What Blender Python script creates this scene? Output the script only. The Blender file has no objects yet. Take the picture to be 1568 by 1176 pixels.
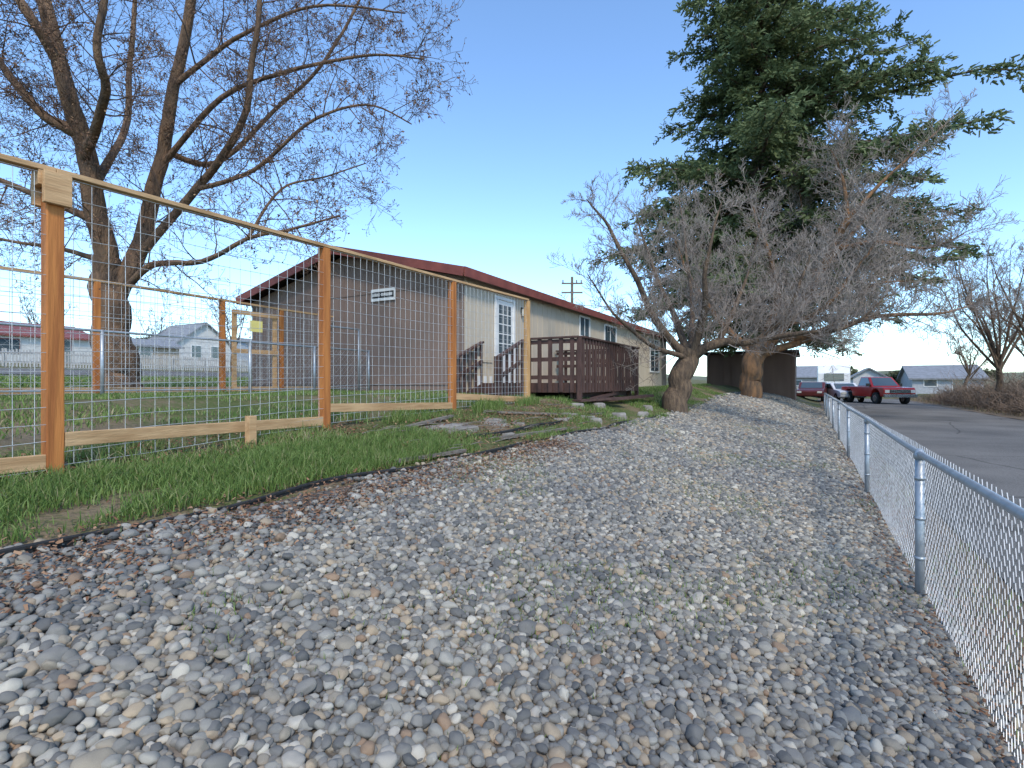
import bpy, math, random
import numpy as np
from mathutils import Vector, Matrix
random.seed(7); rng=np.random.default_rng(7)
R=random.uniform
SC=bpy.context.scene
CA,SA=0.869,0.495
# x = across the lot (towards the road), y = along the house, camera at the origin height
def P(px,py,Y):
    X=(px-784)/800*Y; return Vector((CA*X-SA*Y, SA*X+CA*Y, (588-py)/800*Y))
def sm(a,b,x):
    x=min(1,max(0,(x-a)/(b-a))); return x*x*(3-2*x)
def h(s,t):
    if s>7.5: z=-1.36+0.35*sm(7.5,10,s)
    elif s>0.7: z=-1.36
    elif s>-4.2: z=-1.232-.186*s
    elif s>-6.5: z=-.451+(-4.2-s)/2.3*.27
    elif s>-10: z=-.181-.02*(-6.5-s)/3.5
    else:
        d=min(-10-s,80); z=-.2+.025*d+.0004*d*d
    if s<-2.8 and s>-6.5:
        w=sm(-2.8,-4.2,s) if s>-4.2 else sm(-6.5,-4.2,s)
        z+=w*(-.11+.2*min(1,max(0,(t-1.4)/7)))
    if -6<s<.3: z+=.3*sm(12,22,t)*sm(.3,-1.6,s)*sm(-6,-4,s)
    return z
# ---------------- materials
def nm(name):
    m=bpy.data.materials.new(name); m.use_nodes=True; nt=m.node_tree
    return m,nt,nt.nodes,nt.links,nt.nodes['Principled BSDF']
def ramp(N,cols):
    r=N.new('ShaderNodeValToRGB'); e=r.color_ramp.elements
    while len(e)<len(cols): e.new(.5)
    for i,(p,c) in enumerate(cols):
        e[i].position=p; e[i].color=(*c,1)
    return r
def M(name,c1,c2=None,scale=5,rough=.8,bump=0,bscale=None,metal=0,stretch=(1,1,1),lo=.35,hi=.65,bdist=.02,spec=.3):
    m,nt,N,L,b=nm(name); c2=c2 or tuple(x*.8 for x in c1)
    tc=N.new('ShaderNodeTexCoord'); mp=N.new('ShaderNodeMapping'); mp.inputs['Scale'].default_value=stretch
    L.new(tc.outputs['Object'],mp.inputs[0])
    n=N.new('ShaderNodeTexNoise'); n.inputs['Scale'].default_value=scale; n.inputs['Detail'].default_value=6
    L.new(mp.outputs[0],n.inputs['Vector'])
    r=ramp(N,[(lo,c1),(hi,c2)]); L.new(n.outputs['Fac'],r.inputs[0]); L.new(r.outputs[0],b.inputs['Base Color'])
    b.inputs['Roughness'].default_value=rough; b.inputs['Metallic'].default_value=metal
    b.inputs['Specular IOR Level'].default_value=spec
    if bump:
        n2=N.new('ShaderNodeTexNoise'); n2.inputs['Scale'].default_value=bscale or scale*4; n2.inputs['Detail'].default_value=8
        L.new(mp.outputs[0],n2.inputs['Vector'])
        bp=N.new('ShaderNodeBump'); bp.inputs['Strength'].default_value=bump; bp.inputs['Distance'].default_value=bdist
        L.new(n2.outputs['Fac'],bp.inputs['Height']); L.new(bp.outputs[0],b.inputs['Normal'])
    return m
def Mvar(name,cols,rough=.8,trans=0.0):
    m,nt,N,L,b=nm(name)
    a=N.new('ShaderNodeAttribute'); a.attribute_name='var'
    r=ramp(N,cols); L.new(a.outputs['Fac'],r.inputs[0]); L.new(r.outputs[0],b.inputs['Base Color'])
    b.inputs['Roughness'].default_value=rough; b.inputs['Specular IOR Level'].default_value=.2
    if trans:
        t=N.new('ShaderNodeBsdfTranslucent'); L.new(r.outputs[0],t.inputs['Color'])
        mx=N.new('ShaderNodeMixShader'); mx.inputs[0].default_value=trans
        L.new(b.outputs[0],mx.inputs[1]); L.new(t.outputs[0],mx.inputs[2])
        L.new(mx.outputs[0],N['Material Output'].inputs['Surface'])
    return m
cedar=M('stained_cedar',(.50,.19,.05),(.31,.105,.028),scale=3,stretch=(6,6,.5),bump=.3,rough=.7)
cedarH=M('new_lumber',(.58,.37,.19),(.40,.235,.11),scale=3,stretch=(8,.6,8),bump=.25,rough=.75)
lightwood=M('fresh_wood',(.56,.33,.14),(.42,.23,.09),scale=4,stretch=(6,6,.8),bump=.25)
wire=M('galvanised_wire',(.6,.61,.60),(.45,.46,.45),scale=8,rough=.45,metal=.4)
galv=M('galvanised_pipe',(.42,.45,.47),(.33,.36,.38),scale=14,rough=.42,metal=.5,bump=.05)
brown=M('brown_paint',(.24,.168,.135),(.195,.14,.113),scale=1.5,rough=.75,bump=.1,bscale=60,stretch=(1,1,.3))
shedp=M('shed_brown_paint',(.19,.118,.083),(.15,.092,.066),scale=1.5,rough=.8,bump=.1,bscale=60,stretch=(1,1,.3))
tan=M('cream_paint',(.54,.465,.36),(.48,.41,.315),scale=1.2,rough=.75,bump=.1,bscale=50,stretch=(1,1,.3))
redtrim=M('red_trim_paint',(.25,.075,.058),(.18,.055,.045),scale=3,rough=.6)
shingle=M('roof_shingles',(.07,.045,.04),(.04,.028,.025),scale=12,rough=.95,bump=.5,bscale=40)
white=M('white_paint',(.76,.76,.73),(.68,.68,.66),scale=2,rough=.5)
deckm=M('deck_stain',(.10,.055,.044),(.06,.034,.028),scale=4,stretch=(3,3,1),rough=.7,bump=.2)
dark=M('dark_void',(.012,.011,.01),rough=1)
black=M('black_plastic',(.02,.02,.02),(.035,.033,.03),scale=9,rough=.6)
slabm=M('weathered_stone',(.30,.275,.24),(.18,.16,.135),scale=6,rough=.9,bump=.6)
graywood=M('weathered_wood',(.24,.21,.17),(.13,.11,.09),scale=4,stretch=(8,1,8),rough=.9,bump=.5)
bark=M('bark',(.18,.125,.08),(.08,.058,.043),scale=5,stretch=(3,3,.7),rough=.95,bump=1,bscale=12,bdist=.05)
barkor=M('orange_bark',(.32,.165,.075),(.12,.08,.052),scale=3,stretch=(2.5,2.5,.6),rough=.95,bump=1,bscale=12,bdist=.05)
barkl=M('furrowed_bark',(.22,.135,.08),(.095,.065,.047),scale=3,stretch=(2.5,2.5,.6),rough=.95,bump=1,bscale=12,bdist=.05)
twigb=M('twig_brown',(.15,.09,.06),(.09,.06,.042),scale=3,rough=.9)
twigg=M('twig_grey',(.36,.31,.265),(.22,.18,.15),scale=2,rough=.9)
glassm,_,_,_,gb=nm('window_glass'); gb.inputs['Base Color'].default_value=(.06,.085,.1,1); gb.inputs['Roughness'].default_value=.08; gb.inputs['Specular IOR Level'].default_value=.9
red=M('red_car_paint',(.42,.02,.015),(.34,.015,.012),scale=2,rough=.25,spec=.6)
whitecar=M('white_car_paint',(.65,.66,.68),(.6,.6,.62),scale=2,rough=.3,spec=.6)
chrome=M('chrome',(.6,.6,.6),(.5,.5,.5),scale=3,rough=.2,metal=.9)
rubber=M('rubber',(.02,.02,.02),(.03,.03,.03),rough=.9)
greyroof=M('grey_roof',(.25,.26,.28),(.19,.2,.21),scale=3,rough=.8)
yellow=M('yellow_sign_paint',(.75,.66,.22),(.7,.6,.2),rough=.5)
hillm=M('hill_grass',(.12,.135,.07),(.19,.165,.10),scale=.05,rough=1)
dirt=M('dirt',(.20,.155,.105),(.11,.082,.055),scale=6,rough=1,bump=.8,bscale=40)
lamp_m=M('lamp_glass',(.6,.6,.55),rough=.3)
# ---------------- mesh helpers
class MB:
    def __init__(s): s.v=[];s.f=[];s.m=[]
    def add(s,vs,fs,m=0):
        o=len(s.v); s.v+= [tuple(v) for v in vs]
        for f in fs: s.f.append(tuple(i+o for i in f)); s.m.append(m)
    def box(s,x0,x1,y0,y1,z0,z1,m=0):
        if x0>x1:x0,x1=x1,x0
        if y0>y1:y0,y1=y1,y0
        if z0>z1:z0,z1=z1,z0
        s.add([(x0,y0,z0),(x1,y0,z0),(x1,y1,z0),(x0,y1,z0),(x0,y0,z1),(x1,y0,z1),(x1,y1,z1),(x0,y1,z1)],
        [(3,2,1,0),(4,5,6,7),(0,1,5,4),(1,2,6,5),(2,3,7,6),(3,0,4,7)],m)
    def beam(s,a,b,w,hh,m=0):
        a=Vector(a);b=Vector(b);d=(b-a).normalized();up=Vector((0,0,1))
        if abs(d.z)>.95: up=Vector((0,1,0))
        x=d.cross(up).normalized()*w/2; y=x.cross(d).normalized()*hh/2
        vs=[a-x-y,a+x-y,a+x+y,a-x+y,b-x-y,b+x-y,b+x+y,b-x+y]
        s.add(vs,[(0,1,2,3),(7,6,5,4),(4,5,1,0),(5,6,2,1),(6,7,3,2),(7,4,0,3)],m)
    def prism(s,poly,x0,x1,m=0):
        n=len(poly); vs=[(x0,y,z) for y,z in poly]+[(x1,y,z) for y,z in poly]
        s.add(vs,[tuple(range(n)),tuple(range(2*n-1,n-1,-1))]+[(i,i+n,(i+1)%n+n,(i+1)%n) for i in range(n)],m)
    def tube(s,pts,rad,n=4,m=0,cap=False):
        o=len(s.v); k=len(pts); cs=[(math.cos(j*6.28318/n),math.sin(j*6.28318/n)) for j in range(n)]
        ref=None
        for i in range(k):
            p=pts[i]; d=(pts[min(i+1,k-1)]-pts[max(i-1,0)])
            if d.length<1e-9: d=Vector((0,0,1))
            d.normalize()
            if ref is None: ref=Vector((1,0,0)) if abs(d.x)<.8 else Vector((0,1,0)); x=d.cross(ref).normalized()
            else:
                x=(x-d*x.dot(d))
                x=x.normalized() if x.length>1e-4 else d.orthogonal().normalized()
            y=d.cross(x); r=rad[i] if hasattr(rad,'__len__') else rad
            for c_,s_ in cs: s.v.append(tuple(p+x*(r*c_)+y*(r*s_)))
        for i in range(k-1):
            for j in range(n):
                a=o+i*n+j;b=o+i*n+(j+1)%n; s.f.append((a,b,b+n,a+n)); s.m.append(m)
        if cap:
            s.f.append(tuple(o+(k-1)*n+j for j in range(n))); s.m.append(m)
            s.f.append(tuple(o+n-1-j for j in range(n))); s.m.append(m)
    def build(s,name,mats,parent=None,smooth=False,bevel=0):
        me=bpy.data.meshes.new(name); me.from_pydata(s.v,[],s.f)
        for m in mats: me.materials.append(m)
        me.polygons.foreach_set('material_index',s.m)
        if smooth: me.polygons.foreach_set('use_smooth',[True]*len(s.f))
        me.update(); ob=bpy.data.objects.new(name,me); SC.collection.objects.link(ob)
        if parent: ob.parent=parent
        if bevel:
            b=ob.modifiers.new('b','BEVEL'); b.width=bevel; b.segments=2; b.limit_method='ANGLE'
        return ob
def empty(name):
    e=bpy.data.objects.new(name,None); SC.collection.objects.link(e); return e
def quadmesh(name,V,Q,var,mat,parent=None,smooth=False):
    me=bpy.data.meshes.new(name); nv=len(V);nq=len(Q)
    me.vertices.add(nv); me.vertices.foreach_set('co',V.astype(np.float32).ravel())
    me.loops.add(nq*4); me.loops.foreach_set('vertex_index',Q.astype(np.int32).ravel())
    me.polygons.add(nq); me.polygons.foreach_set('loop_start',np.arange(0,nq*4,4,dtype=np.int32))
    try: me.polygons.foreach_set('loop_total',np.full(nq,4,dtype=np.int32))
    except Exception: pass
    a=me.attributes.new('var','FLOAT','POINT'); a.data.foreach_set('value',var.astype(np.float32))
    me.materials.append(mat); me.update(calc_edges=True); me.validate()
    ob=bpy.data.objects.new(name,me); SC.collection.objects.link(ob)
    if parent: ob.parent=parent
    return ob
def blades(name,base,height,lean,width,var,mat,parent=None):
    n=len(base); a=rng.uniform(0,6.283,n); la=rng.uniform(0,6.283,n)
    w=np.stack([np.cos(a),np.sin(a),np.zeros(n)],1)*width[:,None]/2
    l=np.stack([np.cos(la),np.sin(la),np.zeros(n)],1)*(lean*height)[:,None]
    up=np.zeros((n,3)); up[:,2]=height
    mid=base+up*.55+l*.35; tip=base+up*(1-.25*lean)[:,None]+l
    V=np.stack([base-w,base+w,mid+w*.8,mid-w*.8,tip+w*.15,tip-w*.15],1).reshape(-1,3)
    i=np.arange(n)[:,None]*6
    Q=np.stack([i+np.array([[0,1,2,3]]),i+np.array([[3,2,4,5]])],1).reshape(-1,4)
    return quadmesh(name,V,Q,np.repeat(var,6),mat,parent)
def sprays(name,o,d,w,var,mat,parent=None):
    V=np.stack([o-w*.5,o+w*.5,o+d+w*.35,o+d-w*.35],1).reshape(-1,3)
    Q=np.arange(len(o)*4).reshape(-1,4)
    return quadmesh(name,V,Q,np.repeat(var,4),mat,parent)
def sheet(name,xs,ys,fn,mat):
    V=np.array([(x,y,fn(x,y)) for y in ys for x in xs]); nx=len(xs)
    i,j=np.meshgrid(np.arange(nx-1),np.arange(len(ys)-1)); a=(j*nx+i).ravel()
    Q=np.stack([a,a+1,a+1+nx,a+nx],1)
    ob=quadmesh(name,V,Q,np.zeros(len(V)),mat)
    ob.data.polygons.foreach_set('use_smooth',[True]*len(Q)); return ob
# ---------------- ground
def groundmat():
    m,nt,N,L,b=nm('grass_and_soil')
    g=N.new('ShaderNodeNewGeometry')
    n1=N.new('ShaderNodeTexNoise'); n1.inputs['Scale'].default_value=.9; n1.inputs['Detail'].default_value=8
    n2=N.new('ShaderNodeTexNoise'); n2.inputs['Scale'].default_value=22; n2.inputs['Detail'].default_value=8
    L.new(g.outputs['Position'],n1.inputs['Vector']); L.new(g.outputs['Position'],n2.inputs['Vector'])
    r1=ramp(N,[(.3,(.06,.085,.026)),(.46,(.10,.12,.042)),(.56,(.18,.14,.085)),(.75,(.25,.195,.13))])
    ad=N.new('ShaderNodeMath'); ad.operation='MULTIPLY_ADD'; ad.inputs[1].default_value=.35; L.new(n2.outputs['Fac'],ad.inputs[0])
    s=N.new('ShaderNodeMath'); s.operation='MULTIPLY_ADD'; s.inputs[1].default_value=.75; s.inputs[2].default_value=-.05
    L.new(n1.outputs['Fac'],s.inputs[0]); L.new(s.outputs[0],ad.inputs[2])
    L.new(ad.outputs[0],r1.inputs[0]); L.new(r1.outputs[0],b.inputs['Base Color']); b.inputs['Roughness'].default_value=1
    b.inputs['Specular IOR Level'].default_value=.1
    bp=N.new('ShaderNodeBump'); bp.inputs['Strength'].default_value=.8; bp.inputs['Distance'].default_value=.04
    L.new(n2.outputs['Fac'],bp.inputs['Height']); L.new(bp.outputs[0],b.inputs['Normal']); return m
def gravmat():
    m,nt,N,L,b=nm('gravel_bed')
    g=N.new('ShaderNodeNewGeometry')
    v=N.new('ShaderNodeTexVoronoi'); v.inputs['Scale'].default_value=30; L.new(g.outputs['Position'],v.inputs['Vector'])
    r=ramp(N,[(0,(.06,.05,.04)),(.3,(.12,.105,.085)),(.6,(.18,.15,.12)),(1,(.26,.23,.19))])
    L.new(v.outputs['Color'],r.inputs[0]); L.new(r.outputs[0],b.inputs['Base Color']); b.inputs['Roughness'].default_value=1
    bp=N.new('ShaderNodeBump'); bp.inputs['Strength'].default_value=1; bp.inputs['Distance'].default_value=.02; bp.invert=True
    L.new(v.outputs['Distance'],bp.inputs['Height']); L.new(bp.outputs[0],b.inputs['Normal']); return m
def asphalt():
    m,nt,N,L,b=nm('old_asphalt')
    g=N.new('ShaderNodeNewGeometry')
    n1=N.new('ShaderNodeTexNoise'); n1.inputs['Scale'].default_value=.5; n1.inputs['Detail'].default_value=8
    L.new(g.outputs['Position'],n1.inputs['Vector'])
    n2=N.new('ShaderNodeTexNoise'); n2.inputs['Scale'].default_value=60; L.new(g.outputs['Position'],n2.inputs['Vector'])
    v=N.new('ShaderNodeTexVoronoi'); v.feature='DISTANCE_TO_EDGE'; v.inputs['Scale'].default_value=.3
    dn=N.new('ShaderNodeMixRGB'); dn.inputs[0].default_value=.3; L.new(g.outputs['Position'],dn.inputs[1]); L.new(n1.outputs['Color'],dn.inputs[2])
    L.new(dn.outputs[0],v.inputs['Vector'])
    r=ramp(N,[(.3,(.11,.104,.096)),(.5,(.15,.141,.128)),(.7,(.20,.187,.168))]); L.new(n1.outputs['Fac'],r.inputs[0])
    cr=ramp(N,[(0,(.5,.5,.5)),(.006,(1,1,1))]); L.new(v.outputs['Distance'],cr.inputs[0])
    sp=ramp(N,[(.35,(.75,.75,.75)),(.65,(1.2,1.2,1.2))]); L.new(n2.outputs['Fac'],sp.inputs[0])
    mx=N.new('ShaderNodeMixRGB'); mx.blend_type='MULTIPLY'; mx.inputs[0].default_value=1; L.new(r.outputs[0],mx.inputs[1]); L.new(cr.outputs[0],mx.inputs[2])
    m2=N.new('ShaderNodeMixRGB'); m2.blend_type='MULTIPLY'; m2.inputs[0].default_value=1; L.new(mx.outputs[0],m2.inputs[1]); L.new(sp.outputs[0],m2.inputs[2])
    L.new(m2.outputs[0],b.inputs['Base Color']); b.inputs['Roughness'].default_value=.95; b.inputs['Specular IOR Level'].default_value=.15
    bp=N.new('ShaderNodeBump'); bp.inputs['Strength'].default_value=.4; bp.inputs['Distance'].default_value=.01
    L.new(n2.outputs['Fac'],bp.inputs['Height']); L.new(bp.outputs[0],b.inputs['Normal']); return m
G=groundmat(); AS=asphalt()
xs=sorted(set([-900,-500,-250,-150]+[round(x,2) for x in np.arange(-90,-14,2.5)]+[round(x,2) for x in np.arange(-14,-6.5,.5)]+[-6.5,-6,-4.2,-2.8,.3,.7,7.5]+[round(x,2) for x in np.arange(-6.4,1,.2)]+[2,4,6,8,8.5,9,9.5,10,20,60,150,400,900]))
ys=sorted(set([-300,-100,-50,-20,-10,-5]+[round(x,2) for x in np.arange(-3,32,.5)]+[40,60,90,150,300,600,1200]))
sheet('ground',xs,ys,lambda x,y:h(x,y),G)
sheet('gravel_path',[-2.78]+[round(x,2) for x in np.arange(-2.6,.75,.2)],[round(x,2) for x in np.arange(-4,32.6,.5)],lambda x,y:h(x,y)+.012,gravmat())
sheet('dirt_verge',[.6,.8,1.0,1.25],[round(x,2) for x in np.arange(-8,56,.5)],lambda x,y:h(x,y)+.008+(.012*math.sin(y*3.1+x*5) if .7<x<1.2 else 0)+.012,dirt)
sheet('dirt_verge',[6.75,7.3,8.0,8.8],[round(x,2) for x in np.arange(-8,60,.5)],lambda x,y:h(x,y)+(.045 if x<7 else .02)+.01*math.sin(y*2.1+x*5),dirt)
sheet('asphalt_road',[1.15,3,5,6.9],list(np.arange(-40,57,4)),lambda x,y:h(x,y)+.03+.03*math.sin((x-1.15)/5.75*3.14),AS)
sheet('side_street',[-37,-34,-31,-28,-26],list(np.arange(-40,140,6)),lambda x,y:h(x,y)+.06,AS)
# ---------------- gravel stones (geometry nodes instances)
def stones(name,pts,rot,scl,mat):
    n=len(pts); idx=rng.permutation(n); pts=pts[idx];rot=rot[idx];scl=scl[idx]
    me=bpy.data.meshes.new(name); me.vertices.add(n); me.vertices.foreach_set('co',pts.astype(np.float32).ravel())
    for k,a in (('rot',rot),('scl',scl)):
        at=me.attributes.new(k,'FLOAT_VECTOR','POINT'); at.data.foreach_set('vector',a.astype(np.float32).ravel())
    me.materials.append(mat)
    ob=bpy.data.objects.new(name,me); SC.collection.objects.link(ob)
    ng=bpy.data.node_groups.new(name,'GeometryNodeTree')
    ng.interface.new_socket('Geometry',in_out='INPUT',socket_type='NodeSocketGeometry')
    ng.interface.new_socket('Geometry',in_out='OUTPUT',socket_type='NodeSocketGeometry')
    N=ng.nodes;L=ng.links; gi=N.new('NodeGroupInput'); go=N.new('NodeGroupOutput')
    iop=N.new('GeometryNodeInstanceOnPoints'); g2i=N.new('GeometryNodeGeometryToInstance')
    for i in range(8):
        ic=N.new('GeometryNodeMeshIcoSphere'); ic.inputs['Radius'].default_value=1; ic.inputs['Subdivisions'].default_value=3
        no=N.new('ShaderNodeTexNoise'); no.noise_dimensions='4D'; no.inputs['W'].default_value=i*5.3; no.inputs['Scale'].default_value=.8; no.inputs['Detail'].default_value=1.0
        sub=N.new('ShaderNodeVectorMath'); sub.operation='SUBTRACT'; sub.inputs[1].default_value=(.5,.5,.5)
        sc=N.new('ShaderNodeVectorMath'); sc.operation='SCALE'; sc.inputs['Scale'].default_value=.95
        L.new(no.outputs['Color'],sub.inputs[0]); L.new(sub.outputs[0],sc.inputs[0])
        sp=N.new('GeometryNodeSetPosition'); L.new(ic.outputs['Mesh'],sp.inputs['Geometry']); L.new(sc.outputs[0],sp.inputs['Offset'])
        ss=N.new('GeometryNodeSetShadeSmooth'); L.new(sp.outputs[0],ss.inputs['Geometry'])
        smm=N.new('GeometryNodeSetMaterial'); smm.inputs['Material'].default_value=mat; L.new(ss.outputs[0],smm.inputs['Geometry'])
        L.new(smm.outputs[0],g2i.inputs[0])
    L.new(gi.outputs[0],iop.inputs['Points']); L.new(g2i.outputs[0],iop.inputs['Instance']); iop.inputs['Pick Instance'].default_value=True
    for k,sock in (('rot','Rotation'),('scl','Scale')):
        na=N.new('GeometryNodeInputNamedAttribute'); na.data_type='FLOAT_VECTOR'; na.inputs['Name'].default_value=k
        L.new([o for o in na.outputs if o.enabled and o.name=='Attribute'][0],iop.inputs[sock])
    L.new(iop.outputs[0],go.inputs[0])
    md=ob.modifiers.new('scatter','NODES'); md.node_group=ng
    return ob
def stonemat():
    m,nt,N,L,b=nm('river_stone')
    oi=N.new('ShaderNodeObjectInfo')
    cols=[(.0,(.18,.175,.162)),(.14,(.25,.24,.215)),(.27,(.115,.115,.112)),(.39,(.31,.295,.26)),(.48,(.33,.265,.19)),(.57,(.205,.197,.182)),(.68,(.26,.23,.185)),(.78,(.43,.40,.34)),(.83,(.15,.147,.14)),(.93,(.25,.175,.12)),(.96,(.35,.325,.285))]
    r=ramp(N,cols); r.color_ramp.interpolation='CONSTANT'
    L.new(oi.outputs['Random'],r.inputs[0])
    tc=N.new('ShaderNodeTexCoord'); n=N.new('ShaderNodeTexNoise'); n.inputs['Scale'].default_value=60; n.inputs['Detail'].default_value=5
    L.new(tc.outputs['Object'],n.inputs['Vector'])
    r2=ramp(N,[(.3,(.75,.75,.75)),(.7,(1.22,1.21,1.19))]); L.new(n.outputs['Fac'],r2.inputs[0])
    mx=N.new('ShaderNodeMixRGB'); mx.blend_type='MULTIPLY'; mx.inputs[0].default_value=1; L.new(r.outputs[0],mx.inputs[1]); L.new(r2.outputs[0],mx.inputs[2])
    g=N.new('ShaderNodeNewGeometry'); n3=N.new('ShaderNodeTexNoise'); n3.inputs['Scale'].default_value=.7; n3.inputs['Detail'].default_value=5; L.new(g.outputs['Position'],n3.inputs['Vector'])
    r3=ramp(N,[(.35,(.84,.85,.86)),(.62,(1.12,1.09,1.02))]); L.new(n3.outputs['Fac'],r3.inputs[0])
    m3=N.new('ShaderNodeMixRGB'); m3.blend_type='MULTIPLY'; m3.inputs[0].default_value=1; L.new(mx.outputs[0],m3.inputs[1]); L.new(r3.outputs[0],m3.inputs[2])
    L.new(m3.outputs[0],b.inputs['Base Color']); b.inputs['Roughness'].default_value=.75; b.inputs['Specular IOR Level'].default_value=.2
    return m
def jit(s0,s1,t0,t1,sp):
    a=np.arange(s0,s1,sp);c=np.arange(t0,t1,sp); A,C=np.meshgrid(a,c); A=A.ravel()+rng.uniform(-.5,.5,A.size)*sp; C=C.ravel()+rng.uniform(-.5,.5,C.size)*sp
    return A,C
def keepcam(A,C,mn=1.0):
    Y=-SA*A+CA*C; X=CA*A+SA*C; k=(Y>mn)&(np.abs(X)<Y*1.05+.6); return A[k],C[k]
parts=[]
for (t0,t1,sp,rm,lift) in ((0,7.5,.0255,.0142,0),(0,7.5,.038,.0165,.012),(7.5,16,.036,.0190,0),(7.5,16,.07,.023,.01),(16,32.6,.060,.031,0)):
    A,C=keepcam(*jit(-2.85,.74,t0,t1,sp))
    k=rng.uniform(0,1,len(A))<np.clip((A+2.9+.12*np.sin(C*2.1)+.08*np.sin(C*5.3))/.42,0.03,1)
    k&=rng.uniform(0,1,len(A))<np.clip((.85+.04*np.sin(C*3)-A)/.2,0.1,1)
    A=A[k];C=C[k]
    r=rm*np.exp(rng.normal(0,.24,len(A)))
    Z=np.array([h(a,c) for a,c in zip(A,C)])+.012+r*.3+lift*rng.uniform(.3,1,len(A))
    parts.append((A,C,Z,r))
A,C,Z,r=[np.concatenate([p[i] for p in parts]) for i in range(4)]
n=len(A); print('stones',n)
scl=np.stack([r*rng.uniform(.95,1.35,n),r*rng.uniform(.85,1.1,n),r*rng.uniform(.6,.9,n)],1)
rot=np.stack([rng.normal(0,.35,n),rng.normal(0,.35,n),rng.uniform(0,6.28,n)],1)
stones('gravel',np.stack([A,C,Z],1),rot,scl,stonemat())
# ---------------- grass
grassm=Mvar('grass_blades',[(0,(.06,.105,.024)),(.35,(.12,.195,.045)),(.68,(.21,.29,.085)),(.82,(.28,.29,.13)),(.9,(.38,.32,.17)),(1,(.46,.39,.25))],.6,.25)
def cl(a,c,f=1.0,ph=0): return .5+.25*np.sin(a*3.1*f+ph+1.7*np.sin(c*1.3*f))+.25*np.sin(c*2.7*f+2*np.sin(a*2.2*f+ph))
B=[];H=[];W=[];VR=[]
def addgrass(s0,s1,t0,t1,dens,hm,wd,thr,f=1,dry=0,mn=.8):
    n=int((s1-s0)*(t1-t0)*dens); a=rng.uniform(s0,s1,n);c=rng.uniform(t0,t1,n)
    q=cl(a,c,f,s0)+.35*(cl(a*3,c*3,1.3)-.5)+rng.normal(0,.08,n); k=q>thr; a=a[k];c=c[k];q=q[k]
    Y=-SA*a+CA*c; X=CA*a+SA*c; k=(Y>mn)&(np.abs(X)<Y*1.05+.6); a=a[k];c=c[k];q=q[k]
    z=np.array([h(x,y) for x,y in zip(a,c)])
    B.append(np.stack([a,c,z],1)); H.append(hm*(.4+.85*np.clip(q,0,1.1))*rng.uniform(.5,1.25,len(a))); W.append(np.full(len(a),wd)*rng.uniform(.7,1.3,len(a)))
    VR.append(np.clip(rng.beta(2,2.3,len(a))*.9+dry*rng.uniform(0,.5,len(a)),0,1))
addgrass(-3.9,-2.93,-.5,4.4,7000,.105,.006,.12,1.2,.2)
addgrass(-4.6,-3.8,-.5,4.2,2300,.085,.006,.46,1.4,.8)
addgrass(-4.6,-2.85,4.2,9,2600,.06,.006,.57,1.3,.4)
addgrass(-4.75,-4.15,4.2,9.5,2500,.14,.007,.6,1.5,.25)
addgrass(-10.3,-4.6,-1,9.4,1200,.05,.009,.50,.8,.5)
addgrass(-4.9,-2.7,9,22,900,.06,.012,.4,1,.25)
addgrass(-6.5,-4.1,14,28,600,.09,.015,.35,1,.2)
addgrass(-18,-10.3,0,20,350,.08,.02,.42,.5,.4)
addgrass(-26,-18,0,30,100,.1,.04,.4,.4,.4)
addgrass(-2.8,.6,1,14,1200,.042,.004,.69,.9,.25)
addgrass(-2.5,.6,1,9,200,.045,.004,.1,.9,.3)
addgrass(.62,1.15,1,30,500,.07,.006,.45,1,1.2)
blades('grass',np.concatenate(B)+np.array([0,0,.01]),np.concatenate(H),rng.uniform(.1,.8,sum(map(len,H))),np.concatenate(W),np.concatenate(VR),grassm)
litm=Mvar('dry_leaf_litter',[(0,(.10,.05,.03)),(.5,(.2,.10,.055)),(1,(.36,.22,.13))],.9)
def litter(name,s0,s1,t0,t1,n,size):
    a=rng.normal((s0+s1)/2,(s1-s0)/3.2,n);c=rng.uniform(t0,t1,n)
    z=np.array([h(x,y) for x,y in zip(a,c)])+rng.uniform(.02,.05,n)
    an=rng.uniform(0,6.28,n); L=size*rng.uniform(.5,1.5,n)
    d=np.stack([np.cos(an)*L,np.sin(an)*L,rng.normal(0,.3,n)*L],1)
    w=np.stack([-np.sin(an)*L*.5,np.cos(an)*L*.5,rng.normal(0,.2,n)*L],1)
    sprays(name,np.stack([a,c,z],1),d,w,rng.uniform(0,1,n),litm)
litter('leaf_litter',-2.85,-2.3,0,6,12000,.017)
litter('leaf_litter',.45,.9,1.2,14,9000,.018)
litter('leaf_litter',-4.3,-3.0,3.6,9,7000,.022)
litter('leaf_litter',-4.7,-3.9,-.5,4,3500,.022)
mb=MB(); pts=[Vector((-2.83+.05*math.sin(t*1.9)+.03*math.sin(t*4.3),t,h(-2.83,t)+.03+.012*math.sin(t*3))) for t in np.arange(-.5,12,.15)]
p2=[Vector((-3.35+.12*math.sin(t*1.3)+.04*math.sin(t*3.7),t,h(-3.35,t)+.03+.012*math.sin(t*2.3))) for t in np.arange(4.1,9.5,.15)]
for q in (pts,p2):
    mb.tube(q,.012,6,0)
    for a,b in zip(q[:-1],q[1:]): mb.beam(a-Vector((0,0,.03)),b-Vector((0,0,.03)),.008,.06,0)
mb.build('landscape_edging',[black])
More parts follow.
